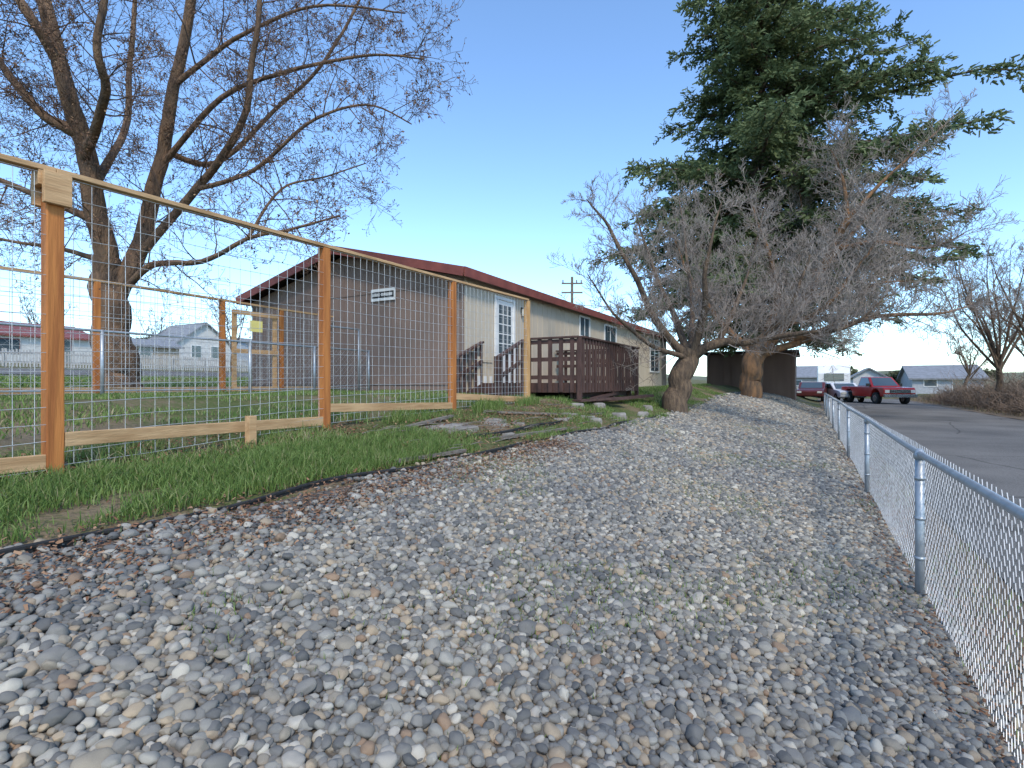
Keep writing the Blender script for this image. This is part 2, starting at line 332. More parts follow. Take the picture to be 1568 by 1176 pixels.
def rock(mb,c,sx,sy,sz,rotz,m=0,jag=.25,n=9):
    top=[];bot=[]
    for i in range(n):
        a=i*6.283/n; r=1+R(-jag,jag); x=math.cos(a)*sx*r;y=math.sin(a)*sy*r
        X=x*math.cos(rotz)-y*math.sin(rotz);Y=x*math.sin(rotz)+y*math.cos(rotz)
        bot.append((c[0]+X,c[1]+Y,c[2]-.05)); top.append((c[0]+X*.86,c[1]+Y*.86,c[2]+sz*R(.75,1.1)))
    mb.add(bot+top+[(c[0],c[1],c[2]+sz*1.05)],[(i,(i+1)%n,(i+1)%n+n,i+n) for i in range(n)]+[(i+n,(i+1)%n+n,2*n) for i in range(n)],m)
mb=MB()
for i in range(15):
    s=R(-4.0,-3.0);t=R(4.3,8.6); rock(mb,(s,t,h(s,t)),R(.1,.2),R(.12,.32),R(.015,.04),R(-.5,.5))
mb.build('flagstones',[slabm],bevel=.008)
mb=MB()
for (s,t) in ((-3.1,8.3),(-3.0,10.8),(-3.3,12.2),(-3.9,9.4),(-3.7,10.1),(-3.15,9.6)): rock(mb,(s,t,h(s,t)),R(.12,.2),R(.1,.18),R(.06,.1),R(0,3),0,.3)
mb.build('boulders',[slabm],bevel=.02)
mb=MB()
for (a,b) in (((-3.1,5.2),(-3.0,6.8)),((-4.0,6.6),(-3.5,8.0)),((-3.9,4.3),(-4.1,5.6)),((-3.0,3.3),(-2.93,4.2))):
    mb.beam((a[0],a[1],h(*a)+.035),(b[0],b[1],h(*b)+.04),.06,.03)
for i in range(60):
    s=R(-4.1,-2.95);t=R(3.8,9); an=R(-.6,.6)+1.57; l=R(.1,.45); p=Vector((s,t,h(s,t)+.045)); q=p+Vector((math.cos(an)*l,math.sin(an)*l,R(0,.02))); mb.tube([p,(p+q)/2+Vector((R(-.02,.02),0,.01)),q],[.006,.005,.003],4)
mb.build('weathered_boards_and_sticks',[graywood])
# ---------------- wire panel fence (near)
F=empty('wood_and_wire_fence')
posts=[(-4.0,-1.0,-.62,1.25),(-4.12,1.42,-.62,1.35),(-4.38,3.75,-.5,1.45),(-4.5,6.15,-.42,1.52),(-4.47,8.4,-.4,1.55)]
mb=MB()
for i,(s,t,z0,z1) in enumerate(posts):
    hw=.045
    mb.box(s-hw,s+hw,t-hw,t+hw,z0-.1,z1-.04,1 if i==4 else 0)
mb.build('posts',[cedar,lightwood],F,bevel=.006)
mb=MB()
for a,b in zip(posts[:-1],posts[1:]):
    mb.beam((a[0],a[1],a[3]-.02),(b[0],b[1],b[3]-.02),.09,.032)
    mb.beam((a[0]+.02,a[1]+.046,a[3]-1.70),(b[0]+.02,b[1]-.046,b[3]-1.83),.038,.09)
a=posts[1]; mb.box(a[0]+.047,a[0]+.085,a[1]-.07,a[1]+.07,a[3]-.24,a[3]-.045); mb.box(a[0]-.085,a[0]-.047,a[1]-.08,a[1]+.08,a[3]-.24,a[3]-.045)
mb.box(a[0]-.046,a[0]+.046,a[1]-.085,a[1]-.047,a[3]-.13,a[3]-.04)
mb.box(a[0]-.03,a[0]+.03,2.72,2.79,-.56,-.27)
mb.build('rails',[cedarH],F,bevel=.003)
def panel(mb,a,b,z0a,z1a,z0b,z1b,off,sp=.1,r=.0021):
    a=Vector(a);b=Vector(b); Ld=(b-a).length; n=int(Ld/sp)
    for i in range(n+1):
        f=i/n; p=a.lerp(b,f); q0=z0a+(z0b-z0a)*f;q1=z1a+(z1b-z1a)*f
        mb.tube([Vector((p.x+off,p.y,q0)),Vector((p.x+off+R(-.008,.008),p.y+R(-.005,.005),(q0+q1)/2)),Vector((p.x+off,p.y,q1))],r,4)
    m=17
    for j in range(m):
        g=(j/(m-1))**1.12
        pts=[Vector((a.x+(b.x-a.x)*f+off+.004,a.y+(b.y-a.y)*f,(z0a+(z1a-z0a)*g)*(1-f)+(z0b+(z1b-z0b)*g)*f+(R(-.008,.008) if 0<f<1 else 0))) for f in (0,.25,.5,.75,1)]
        mb.tube(pts,r,4)
mb=MB()
for a,b in zip(posts[:-1],posts[1:]): panel(mb,(a[0],a[1],0),(b[0],b[1],0),a[3]-1.86,a[3]-.05,b[3]-1.88,b[3]-.05,.03)
mb.build('wire_mesh',[wire],F)
F=empty('backyard_fence_and_gate')
bp=[(-9.7,-.8,1.55),(-9.9,1.6,1.6),(-10.08,4.04,1.66),(-10.5,6.39,1.71),(-10.55,7.8,1.69),(-10.55,9.3,1.69)]
mb=MB()
for (s,t,z1) in bp[:-1]: mb.box(s-.045,s+.045,t-.045,t+.045,-.35,z1)
mb.build('posts',[cedar],F,bevel=.005)
mb=MB()
for a,b in zip(bp[:-1],bp[1:]):
    mb.beam((a[0],a[1],a[2]+.02),(b[0],b[1],b[2]+.02),.09,.038)
    mb.beam((a[0],a[1]+.05,-.1),(b[0],b[1]-.05,-.1),.038,.09)
x=-10.44
mb.box(x,x+.04,6.55,6.64,-.15,1.55);mb.box(x,x+.04,7.5,7.59,-.15,1.55);mb.box(x+.041,x+.07,6.55,7.59,1.46,1.55);mb.box(x+.041,x+.07,6.55,7.59,.65,.74);mb.box(x+.041,x+.07,6.55,7.59,-.15,-.06)
mb.build('rails',[cedarH],F)
mb=MB(); 
for a,b in zip(bp[:-1],bp[1:]): panel(mb,(a[0],a[1],0),(b[0],b[1],0),-.15,a[2],-.15,b[2],.03,.12,.003)
mb.build('wire_mesh',[wire],F)
mb=MB(); mb.box(x+.075,x+.085,6.9,7.2,1.12,1.36); mb.build('gate_sign',[yellow],F)
def chainlink(mb,s,t0,t1,z0,z1,w,r):
    n=int((t1-t0)/w); hh=w; k=int((z1-z0)/hh)
    for i in range(n):
        y=t0+i*w; pts=[]
        for j in range(k+1):
            sd=(j+i)%2; pts.append(Vector((s+(.003 if sd else -.003)+R(-.0015,.0015)+.006*math.sin(y*2+j*.15),y+(w+.001 if sd else -.001),z0+j*hh)))
        mb.tube(pts,r,3)
F=empty('yard_chain_link_fence'); mb=MB()
for t in (-1,1.4,3.8,6.2,7.7,9.3): mb.tube([Vector((-9.3,t,-.3)),Vector((-9.3,t,.82))],.028,8,0,True)
mb.tube([Vector((-9.3,-1,.8)),Vector((-9.3,9.3,.8))],.02,6)
mb.tube([Vector((-9.3,-1,-.1)),Vector((-9.3,9.3,-.1))],.012,6)
for t in (7.75,8.9): mb.tube([Vector((-9.22,t,-.15)),Vector((-9.22,t,1.3))],.022,8,0,True)
mb.tube([Vector((-9.22,7.75,1.28)),Vector((-9.22,8.9,1.28))],.022,8)
mb.build('pipes',[galv],F,smooth=True)
mb=MB(); chainlink(mb,-9.3,-1,9.3,-.15,.82,.06,.0018); mb.build('mesh',[wire],F)
# ---------------- roadside chain link
F=empty('chain_link_fence'); mb=MB(); sF=.6
tp=[.65+3.46*k for k in range(0,9)]
for t in tp:
    mb.tube([Vector((sF,t,-1.5)),Vector((sF,t,-.455))],.025,12,0,True)
    mb.tube([Vector((sF,t,-.47)),Vector((sF,t,-.44)),Vector((sF,t,-.405))],[.032,.032,.012],12,0,True)
    for zz in (-.6,-.85,-1.1): mb.tube([Vector((sF,t,zz)),Vector((sF,t,zz+.02))],.029,12,0,True)
mb.tube([Vector((sF,t,-.43+.008*math.sin(t))) for t in np.arange(-1.5,28.4,.5)],.019,12)
for t in np.arange(1.2,28,6.2): mb.tube([Vector((sF,t,-.43+.008*math.sin(t))),Vector((sF,t+.12,-.43+.008*math.sin(t)))],.0225,12,0,True)
mb.build('posts_and_rail',[galv],F,smooth=True)
mb=MB(); chainlink(mb,sF+.03,.4,28.3,-1.33,-.38,.031,.0016); mb.build('mesh',[wire],F)
# ---------------- house
HS=empty('manufactured_home')
s1,s0=-6.56,-14.0; sr=-10.28; t0,t1=9.4,27.95; zb=-.5
mb=MB()
mb.add([(s0,t0,zb),(s1,t0,zb),(s1,t0,2.34),(sr,t0,3.24),(s0,t0,2.34)],[(0,1,2,3,4)],0)
mb.add([(s0,t1,zb),(s1,t1,zb),(s1,t1,2.34),(sr,t1,3.24),(s0,t1,2.34)],[(4,3,2,1,0)],0)
mb.add([(s0,t0,zb),(s0,t1,zb),(s0,t1,2.34),(s0,t0,2.34)],[(0,1,2,3)],0)
for x in np.arange(s0+.1,s1-.05,.405):
    top=2.34+.9*(1-abs(x-sr)/3.72)-.06
    mb.box(x-.012,x+.012,t0-.008,t0,zb,top,0)
mb.box(s0,s1,t0-.016,t0-.009,2.2,2.26,0)
mb.box(s0,s1,t0-.022,t0-.009,-.02,.05,0)
mb.box(s1-.08,s1+.012,t0-.02,t0-.0085,zb,2.3,0)
mb.build('gable_walls',[brown],HS)
mb=MB()
mb.add([(s1,t0,zb),(s1,t1-1.0,zb),(s1,t1-1.0,2.34),(s1,t0,2.34)],[(0,1,2,3)],0)
mb.add([(s1,t1-1.0,zb),(s1,t1,zb),(s1,t1,2.34),(s1,t1-1.0,2.34)],[(0,1,2,3)],1)
for t in np.arange(t0+.2,t1,.305): mb.box(s1,s1+.009,t-.013,t+.013,-.12,2.33,1 if t>t1-1 else 0)
mb.box(s1,s1+.02,t0,t0+.1,zb,2.33,0); mb.box(s1+.0095,s1+.03,t0+.1,t1,-.14,-.06,0)
mb.build('long_wall',[tan,M('taupe_paint',(.27,.22,.18),rough=.8)],HS)
mb=MB(); mb.box(s1+.001,s1+.018,t0+.1,t1,zb,-.15); mb.build('skirting',[brown],HS)
mb=MB(); ra,rb=t0-.32,t1+.32; ea,eb=-6.34,-14.22; ze=2.47; zr=3.42; th=.06
def slab(e,m):
    mb.add([(e,ra,ze),(e,rb,ze),(sr,rb,zr),(sr,ra,zr),(e,ra,ze-th),(e,rb,ze-th),(sr,rb,zr-th),(sr,ra,zr-th)],
     [(0,1,2,3),(7,6,5,4),(0,3,7,4),(1,5,6,2),(0,4,5,1)],m)
slab(ea,0); slab(eb,0)
for k in range(1,14):
    for e in (ea,eb):
        f=k/14; x=e+(sr-e)*f; z=ze+(zr-ze)*f
        mb.add([(x,ra,z+.001),(x,rb,z+.001),(x,rb,z+.013),(x,ra,z+.013),(x+(sr-e)*.06,ra,z+.001+(zr-ze)*.06+.002),(x+(sr-e)*.06,rb,z+.003+(zr-ze)*.06)],[(0,1,2,3),(3,2,5,4)],0)
for v in (14,19.5,24): mb.tube([Vector((-8.6,v,2.8)),Vector((-8.6,v,3.3))],.05,8,0,True)
mb.build('roof',[shingle],HS)
mb=MB()
for e,sg in ((ea,1),(eb,-1)):
    mb.box(e,e+sg*.03,ra,rb,ze-.19,ze+.015)
    mb.beam((e,ra-.016,ze-.09),(sr,ra-.016,zr-.09),.03,.2); mb.beam((e,rb+.016,ze-.09),(sr,rb+.016,zr-.09),.03,.2)
mb.build('fascia',[redtrim],HS)
mb=MB(); mb.box(ea-.002,s1+.02,ra+.01,rb-.01,ze-.15,ze-.13); mb.build('soffit',[brown],HS)
def window(ta,tb,za,zt,name,ncol,nrow):
    mb=MB(); f=.06; x=s1+.0095
    mb.box(x,x+.04,ta-f,tb+f,zt,zt+f,0);mb.box(x,x+.045,ta-f,tb+f,za-f,za,0);mb.box(x,x+.04,ta-f,ta,za,zt,0);mb.box(x,x+.04,tb,tb+f,za,zt,0)
    mb.box(x-.004,x+.012,ta,tb,za,zt,1)
    for i in range(1,ncol): y=ta+(tb-ta)*i/ncol; mb.box(x+.0125,x+.026,y-.015,y+.015,za,zt,0)
    for i in range(1,nrow): z=za+(zt-za)*i/nrow; mb.box(x+.0125,x+.024,ta,tb,z-.012,z+.012,0)
    mb.build(name,[white,glassm],HS)
def tt(px):
    u=(px-784)/800; return (11.4*u+1.05)/(SA-CA*u)+t0
window(tt(887),tt(901),1.6,2.2,'window_1',2,1)
window(tt(925),tt(942),1.45,2.15,'window_2',2,1)
window(tt(995),tt(1008),.62,2.1,'window_3',2,2)
dt0,dt1=tt(758),tt(784)
mb=MB(); x=s1+.0095
mb.box(x,x+.05,dt0-.07,dt0,0,2.12,0);mb.box(x,x+.05,dt1,dt1+.07,0,2.12,0);mb.box(x,x+.05,dt0,dt1,2.05,2.12,0)
mb.box(x,x+.02,dt0,dt1,0.03,2.05,0)
w=dt1-dt0
mb.box(x+.021,x+.026,dt0+.12,dt1-.12,.75,1.93,1)
for i in range(1,3): y=dt0+.12+(w-.24)*i/3; mb.box(x+.027,x+.036,y-.012,y+.012,.75,1.93,0)
for i in range(1,5): z=.75+1.18*i/5; mb.box(x+.027,x+.034,dt0+.12,dt1-.12,z-.012,z+.012,0)
mb.box(x+.021,x+.028,dt0+.15,dt1-.15,.15,.6,0)
mb.box(x+.021,x+.07,dt1-.09,dt1-.06,.95,1.05,2)
mb.build('front_door',[white,glassm,chrome],HS,bevel=.004)
mb=MB(); y=tt(798); mb.box(x,x+.03,y-.05,y+.05,1.85,2.0,0); mb.box(x+.03,x+.1,y-.04,y+.04,1.78,1.95,1); mb.build('porch_light',[black,lamp_m],HS)
mb=MB(); 
sx=-8.9; mb.box(sx-.38,sx+.38,t0-.045,t0-.023,2.0,2.29,0); mb.box(sx-.35,sx+.35,t0-.05,t0-.0455,2.07,2.22,1)
for i in range(16):
    xx=sx-.32+i*.04
    if i!=6: mb.box(xx,xx+.026,t0-.055,t0-.0505,2.11,2.18,0)
mb.build('name_sign',[white,black],None)
mb=MB(); mb.box(-6.5,-6.47,9.75,10.45,-.35,.62,0); mb.box(-6.469,-6.45,9.8,10.4,.5,.56,0)
for y in (9.78,10.05,10.3): mb.box(-6.469,-6.45,y,y+.1,-.33,.18,1)
mb.build('leaning_panel',[M('beige_board',(.6,.5,.36),rough=.7),white])
# ---------------- deck
D=empty('wood_deck'); mb=MB()
da,db=10.0,14.06; xo,xi=-4.1,-6.52; zf=.02
n=int((xo-xi)/.145)
for i in range(n+1):
    x=xi+i*.145
    mb.box(x,min(x+.138,xo),da+.04,db-.04,zf-.035,zf)
mb.box(xo,xo+.04,da,db,zf-.2,zf+.005);mb.box(xi,xo+.0,da,da+.038,zf-.2,zf+.004);mb.box(xi,xo,db-.038,db,zf-.2,zf+.004)
for (x,y) in ((xo-.15,da+.2),(xo-.15,db-.2),(xo-.15,(da+db)/2),(xi+.4,da+.2),(-5.3,da+.2)): mb.box(x-.045,x+.045,y-.045,y+.045,-.7,zf-.04)
mb.box(xo-.25,xo-.2,da+.1,db-.1,zf-.34,zf-.2)
mb.build('deck_floor',[deckm],D)
mb=MB()
def rail2(ax,ay,bx,by,z,zt,cut=None):
    a=Vector((ax,ay,0));b=Vector((bx,by,0));Ld=(b-a).length; d=(b-a)/Ld; nn=max(1,round(Ld/(cut or .18)))
    nrm=Vector((d.y,-d.x,0)); ww=.088
    for i in range(nn):
        p=a+d*(Ld*(i+.25)/nn); q=p+d*ww
        o=nrm*.019;o2=nrm*.041
        vs=[p+o,q+o,q+o2,p+o2]
        zb2=z-.19+R(-.01,.01); ztp=zt-.02
        mb.add([(v.x,v.y,zb2) for v in vs]+[(v.x,v.y,ztp) for v in vs],[(3,2,1,0),(4,5,6,7),(0,1,5,4),(1,2,6,5),(2,3,7,6),(3,0,4,7)],0)
    for zz,hh in ((z+.12,.085),(z+.5,.085),(zt-.08,.085)):
        mb.beam((a.x,a.y,zz),(b.x,b.y,zz),.036,hh)
    mb.beam((a.x,a.y,zt+.001),(b.x,b.y,zt+.001),.14,.036)
rail2(xo+.02,da,xo+.02,db,zf,zf+.95)
rail2(-5.35,da-.02,xo,da-.02,zf,zf+.95,.24)
rail2(xo,db+.02,xi+.02,db+.02,zf,zf+.95)
for (x,y) in ((xo,da),(xo,db),(-5.35,da),(xo,(da+db)/2)): mb.box(x-.045,x+.045,y-.044,y+.044,-.45,zf+.93)
mb.build('railing',[deckm],D)
mb=MB()
for i in range(3):
    mb.box(-6.4,-5.42,da-.3*(i+1),da-.3*i-.02,zf-.12*(i+1)-.04,zf-.12*(i+1)); 
    mb.box(-6.4,-5.42,da-.3*i-.045,da-.3*i-.021,zf-.12*(i+1)-.001,zf-.12*i-.04)
for x in (-5.38,-6.44):
    mb.beam((x,da-.05,zf-.12),(x,da-1.1,-.42),.04,.22)
    mb.beam((x,da-.05,zf+.93),(x,da-1.15,.52),.1,.04)
    mb.beam((x,da-.05,zf+.5),(x,da-1.15,.1),.036,.085)
    for f in np.arange(.05,1.1,.22): 
        zt=zf+.9-.37*f
        mb.box(x-.045,x-.022,da-f-.045,da-f+.045,zt-.95,zt)
    mb.box(x-.045,x+.045,da-1.2,da-1.11,-.5,.55)
mb.build('stairs',[deckm],D)
mb=MB()
mb.beam((-3.95,10.3,-.36),(-3.6,13.6,-.3),.2,.06);mb.beam((-3.8,10.0,-.30),(-4.2,12.6,-.22),.14,.05);mb.beam((-4.0,9.6,-.33),(-3.5,11.2,-.3),.25,.04)
mb.build('lumber_pile',[deckm])
# ---------------- shed
S=empty('brown_shed'); mb=MB()
mb.box(-5.3,-.7,32.7,36.5,-1.5,1.75,0)
for x in np.arange(-5.2,-.7,.4): mb.box(x-.012,x+.012,32.69,32.7,-1.5,1.7,0)
for x in (-5.26,-.8): mb.box(x-.04,x+.1,32.675,32.689,-1.5,1.7,0)
mb.box(-3.9,-1.9,32.66,32.689,-.75,1.2,0); mb.box(-2.93,-2.88,32.64,32.659,-.75,1.2,1)
mb.build('walls',[shedp,dark],S)
mb=MB(); mb.prism([(32.4,1.75),(36.8,1.65),(36.8,1.75),(32.4,1.88)],-5.5,-.5,0); mb.build('roof',[shingle],S)
# ---------------- trees
def crom(pts,k=6):
    out=[];n=len(pts)
    for i in range(n-1):
        p0=pts[max(i-1,0)];p1=pts[i];p2=pts[i+1];p3=pts[min(i+2,n-1)]
        for j in range(k):
            t=j/k; out.append(.5*((2*p1)+(p2-p0)*t+(2*p0-5*p1+4*p2-p3)*t*t+(3*p1-p0-3*p2+p3)*t*t*t))
    out.append(pts[-1]); return out
rv=lambda a:Vector((R(-a,a),R(-a,a),R(-a,a)))
def sprout(mb,path,rad,n,L,lev,up,tipsink,cnt,start=.12,spread=.9,rmin=.004,straight=.2):
    k=len(path)
    for i in range(n):
        f=start+(1-start)*((i+R(0,1))/n); x=f*(k-1); j=min(int(x),k-2); fr=x-j
        p=path[j].lerp(path[j+1],fr); r=rad[j]*(1-fr)+rad[j+1]*fr
        tan_=(path[j+1]-path[j]).normalized()
        side=rv(1); side=(side-tan_*side.dot(tan_))
        if side.length<1e-3: continue
        side.normalize()
        d=(tan_*R(.3,.9)+side*spread+Vector((0,0,up*R(.3,1.2)))).normalized()
        l=L*R(.5,1.3)*(1-.4*f); seg=5 if lev>0 else 3
        pts=[p.copy()]; q=p.copy()
        for a in range(seg):
            d=(d+rv(straight)+Vector((0,0,up*.1))).normalized(); q=q+d*(l/seg); pts.append(q.copy())
        r0=min(r*.6,max(rmin*1.2,l*.011)); rr=[max(rmin*.6,r0*(1-.8*a/seg)) for a in range(seg+1)]
        mb.tube(pts,rr,5 if r0>.02 else 3,1 if r0<.03 else 0)
        if lev==0:
            if tipsink is not None: tipsink+=[(pts[-1],d),(pts[2],d)]
        else: sprout(mb,pts,rr,cnt[-lev],l*.52,lev-1,up,tipsink,cnt,.15,spread,rmin,straight)
def tree(name,limbs,mats,L,lev,n,up,cnt,sink=None,rmin=.004,spread=.9,straight=.2,jt=.015):
    E=empty(name); mb=MB()
    for (pts,r0,r1,sp) in limbs:
        path=crom(pts,6); m=len(path)
        path=[p+rv(min(jt,.1*(r0+(r1-r0)*i/m))) if 0<i else p for i,p in enumerate(path)]
        path=[p+Vector((math.sin(i*1.1+r0*50),math.cos(i*.9+r0*70),0))*.12*r0*(1 if 0<i<m-1 else 0) for i,p in enumerate(path)]
        rad=[(r0+(r1-r0)*(i/(m-1))**.8)*R(.97,1.04) for i in range(m)]
        mb.tube(path,rad,12 if r0>.08 else 7,0)
        if sp: sprout(mb,path,rad,int(n*sp),L,lev,up,sink,cnt,.12,spread,rmin,straight)
    mb.build('trunk_and_branches',mats,E,smooth=True); return E
Y=10
def Q(*a): return [P(x,y,Y+dy) for x,y,dy in a]
sinkL=[]
limbs=[
 (Q((186,610,0),(182,590,0),(174,520,0),(167,450,0),(160,400,0)),.43,.23,0),
 (Q((166,430,0),(150,330,-.3),(122,200,-.6),(85,80,-1),(60,-60,-1)),.22,.09,1),
 (Q((176,460,0),(215,370,.3),(245,250,.5),(268,130,.3),(300,-40,0)),.19,.08,1),
 (Q((205,400,.2),(300,290,0),(365,200,-.5),(388,90,-.8),(400,-40,-1)),.09,.04,1),
 (Q((195,440,0),(235,405,-.4),(310,400,-.8),(380,365,-1),(450,350,-1),(520,330,-1.2)),.075,.015,.9),
 (Q((122,205,-.6),(60,170,-.8),(-10,80,-1)),.11,.05,1),
 (Q((250,230,.5),(330,250,1),(420,170,1.3),(500,90,1),(560,-20,1)),.07,.025,1),
 (Q((250,250,.5),(340,150,0),(440,110,-.5),(560,85,-.8),(650,90,-1)),.065,.012,1.2),
 (Q((150,340,-.3),(60,300,-.5),(-40,260,-.5)),.08,.04,1),
 (Q((158,400,0),(90,380,.6),(20,370,1),(-60,350,1)),.06,.02,.8),
 (Q((85,90,-1),(30,0,-1.5),(-40,-80,-1)),.09,.05,.8),
 (Q((140,290,0),(190,200,1.5),(200,90,2),(210,-60,2)),.09,.04,1),
 (Q((130,240,-.6),(160,150,-1.5),(150,60,-2),(170,-60,-2)),.09,.04,1),
 (Q((300,290,0),(390,260,-.6),(470,190,-1),(560,160,-1),(630,190,-1.2)),.05,.01,1.2),
 (Q((268,130,.3),(360,60,0),(480,10,-.5),(620,20,-1)),.06,.012,1.2),
 (Q((380,365,-1),(430,290,-.6),(500,270,-.3),(560,250,0)),.03,.01,.9),
]
T=tree('bare_budding_tree',limbs,[barkl,twigb],1.5,2,23,.12,(7,7),sinkL,.0055,1.0,.28)
budm=Mvar('buds',[(0,(.10,.055,.035)),(.6,(.21,.115,.07)),(1,(.3,.2,.11))],.8)
o=np.array([tuple(p) for p,d in sinkL]); k=len(o); print('buds',k)
o=o+rng.normal(0,.012,o.shape); d=rng.normal(0,1,(k,3)); d/=np.linalg.norm(d,axis=1)[:,None]; d*=rng.uniform(.02,.045,k)[:,None]; d[:,2]-=.006
w=rng.normal(0,1,(k,3))*.011
sprays('buds',o,d,w,rng.uniform(0,1,k),budm,T)
Y=13
limbs=[
 (Q((1028,645,0),(1036,612,0),(1044,575,0),(1058,535,0)),.34,.24,0),
 (Q((1056,550,0),(1010,500,-.3),(975,430,-.5),(930,345,-.6),(898,305,-.6)),.13,.012,1.1),
 (Q((1056,550,0),(1035,490,.5),(1000,410,1),(975,330,1.2)),.12,.015,1.1),
 (Q((1058,545,0),(1078,480,-.5),(1082,400,-1),(1105,310,-1)),.12,.015,1.1),
 (Q((1056,548,0),(1100,525,-.4),(1160,520,-.6),(1210,470,-.8),(1240,390,-1)),.15,.02,1.4),
 (Q((1056,548,0),(1000,530,-.8),(940,480,-1.5),(900,420,-2)),.08,.01,1),
 (Q((1056,548,0),(1060,470,1.4),(1050,380,2.2),(1040,300,2.5)),.10,.012,1),
 (Q((1160,520,-.6),(1230,510,-1.4),(1300,500,-2),(1360,450,-2.2)),.08,.012,1.3),
 (Q((1100,525,-.4),(1130,460,.3),(1150,400,.6),(1170,320,.8)),.08,.012,1.1),
]
tree('bare_pruned_tree',limbs,[bark,twigg],1.3,2,27,.5,(7,8),None,.007,.9,.2)
Y=21
limbs=[
 (Q((1149,622,0),(1149,590,0),(1152,560,0),(1162,525,0)),.44,.36,0),
 (Q((1160,545,0),(1188,470,0),(1180,400,-.8),(1150,310,-1)),.26,.02,1.3),
 (Q((1160,545,0),(1230,460,-1),(1272,385,-1.5),(1300,330,-2)),.28,.12,1.3),
 (Q((1298,335,-2),(1350,280,-2.5),(1420,215,-3),(1470,170,-3)),.09,.01,.4),
 (Q((1298,335,-2),(1290,270,-1.5),(1270,225,-1.5)),.09,.012,.9),
 (Q((1160,545,0),(1250,515,-1),(1340,485,-2),(1440,480,-3),(1490,465,-3)),.17,.012,1.4),
 (Q((1160,545,0),(1110,500,.5),(1060,430,1),(1030,360,1)),.18,.02,1.2),
 (Q((1272,385,-1.5),(1340,370,-2.2),(1420,380,-2.5),(1490,350,-3)),.10,.01,1.1),
 (Q((1160,540,0),(1210,450,2),(1230,350,3),(1220,270,3)),.16,.015,1.4),
 (Q((1200,520,-.6),(1270,500,-2),(1330,440,-3),(1400,430,-3.5)),.12,.012,1.3),
 (Q((1230,460,-1),(1290,440,1),(1360,420,2),(1420,400,2)),.12,.012,1.2),
 (Q((1240,440,-1),(1320,340,-.5),(1370,290,0),(1390,250,0)),.11,.012,1.0),
 (Q((1175,500,0),(1250,480,-3),(1320,400,-4),(1350,350,-4)),.12,.012,1.2),
]
tree('bare_pruned_tree',limbs,[barkor,twigg],2.1,2,27,.38,(8,8),None,.0115,.9,.2)
# conifer
def lerpt(tab,z):
    for (a,b),(c,d) in zip(tab[:-1],tab[1:]):
        if z<=c: return b+(d-b)*max(0,(z-a))/(c-a)
    return tab[-1][1]
E=empty('conifer_tree'); mb=MB(); tx,ty=-2.6,30.0; top=25.5
tr=[Vector((tx+.15*math.sin(z*.4)+.03*max(0,z),ty,z)) for z in np.arange(-1.2,top+.1,.9)]
mb.tube(tr,[max(.04,.5*(1-(p.z+1.2)/(top+1.5))) for p in tr],10,0)
RT=[(0,2.5),(1.5,3.5),(3.5,7.0),(5.5,9.6),(8,10.4),(11,10.2),(13,8.8),(15,7.0),(16.5,5.0),(18.5,4.2),(21,3.6),(25.5,.6)]
LT=[(0,2),(2,4.0),(4,6.0),(6.5,7.0),(10,7.0),(11.5,5.4),(13,4.3),(16.5,4.8),(19.8,4.2),(22,2.8),(25.5,.5)]
camR=Vector((CA,SA,0)); O=[];Dd=[];Wd=[];VV=[]
z=2.3
while z<top-.2:
    nb=random.choice((4,5,6))
    a0=R(0,6.28)
    for i in range(nb):
        a=a0+i*6.283/nb+R(-.4,.4); dv=Vector((math.cos(a),math.sin(a),0)); c=(dv.dot(camR)+1)/2
        Lb=(lerpt(LT,z)*(1-c)+lerpt(RT,z)*c)*random.choice((.5,.65,.8,.9,1,1.08))*R(.9,1.04)
        if z<5 and R(0,1)<.35: continue
        seg=8; pts=[]; zz=z+R(-.3,.3); rise=R(-.04,.30); bx=tx+.03*z; curl=rv(.12)
        for k in range(seg+1):
            f=k/seg; pts.append(Vector((bx,ty,zz))+dv*(Lb*f)+Vector((curl.x*Lb*f*f,curl.y*Lb*f*f,Lb*(rise*f-.22*f*f)))+rv(.05*f*Lb*.4))
        mb.tube(pts,[max(.012,.018*Lb*(1-.85*k/seg)) for k in range(seg+1)],4,0)
        side=Vector((-dv.y,dv.x,0)); ns=int(Lb*6.5)+5; bvar=R(-.18,.18); cph=R(0,6)
        for q in range(ns):
            f=.12+.88*(q+R(0,1))/ns
            clump=.5+.5*math.sin(f*Lb*2.0+cph)
            if R(0,1)<.06+.22*(1-clump): continue
            x=f*seg; j=min(int(x),seg-1); p=pts[j].lerp(pts[j+1],x-j)
            sl=min(1.9,.45+.24*Lb)*(1.1-f*.65)*R(.5,1.15)*(.7+.5*clump); sg=1 if q%2 else -1
            td=(side*sg*R(.4,1)+dv*R(.2,.9)+Vector((0,0,R(-.5,.35)))).normalized()
            nn=int(sl*19)+6
            for u in range(nn):
                g=(u+R(0,1))/nn; pp=p+td*(sl*g)+Vector((0,0,-.14*g*g*sl))+rv(.12)
                sd=td.cross(Vector((0,0,1))).normalized()*random.choice((-1,1))
                dd=(td*R(.3,1)+sd*R(0,.9)+Vector((0,0,R(-.7,.45)))).normalized()*R(.12,.30)
                ww=dd.cross(rv(1)+Vector((0,0,.3))).normalized()*R(.05,.11)
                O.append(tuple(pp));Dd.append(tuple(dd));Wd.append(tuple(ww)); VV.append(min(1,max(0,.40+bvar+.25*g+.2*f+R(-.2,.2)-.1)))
    z+=R(.32,.58)
mb.build('trunk_and_boughs',[bark],E,smooth=True)
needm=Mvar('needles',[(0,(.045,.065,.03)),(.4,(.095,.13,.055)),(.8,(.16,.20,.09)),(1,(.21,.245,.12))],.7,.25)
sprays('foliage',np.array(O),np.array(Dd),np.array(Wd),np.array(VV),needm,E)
print('conifer sprays',len(O))
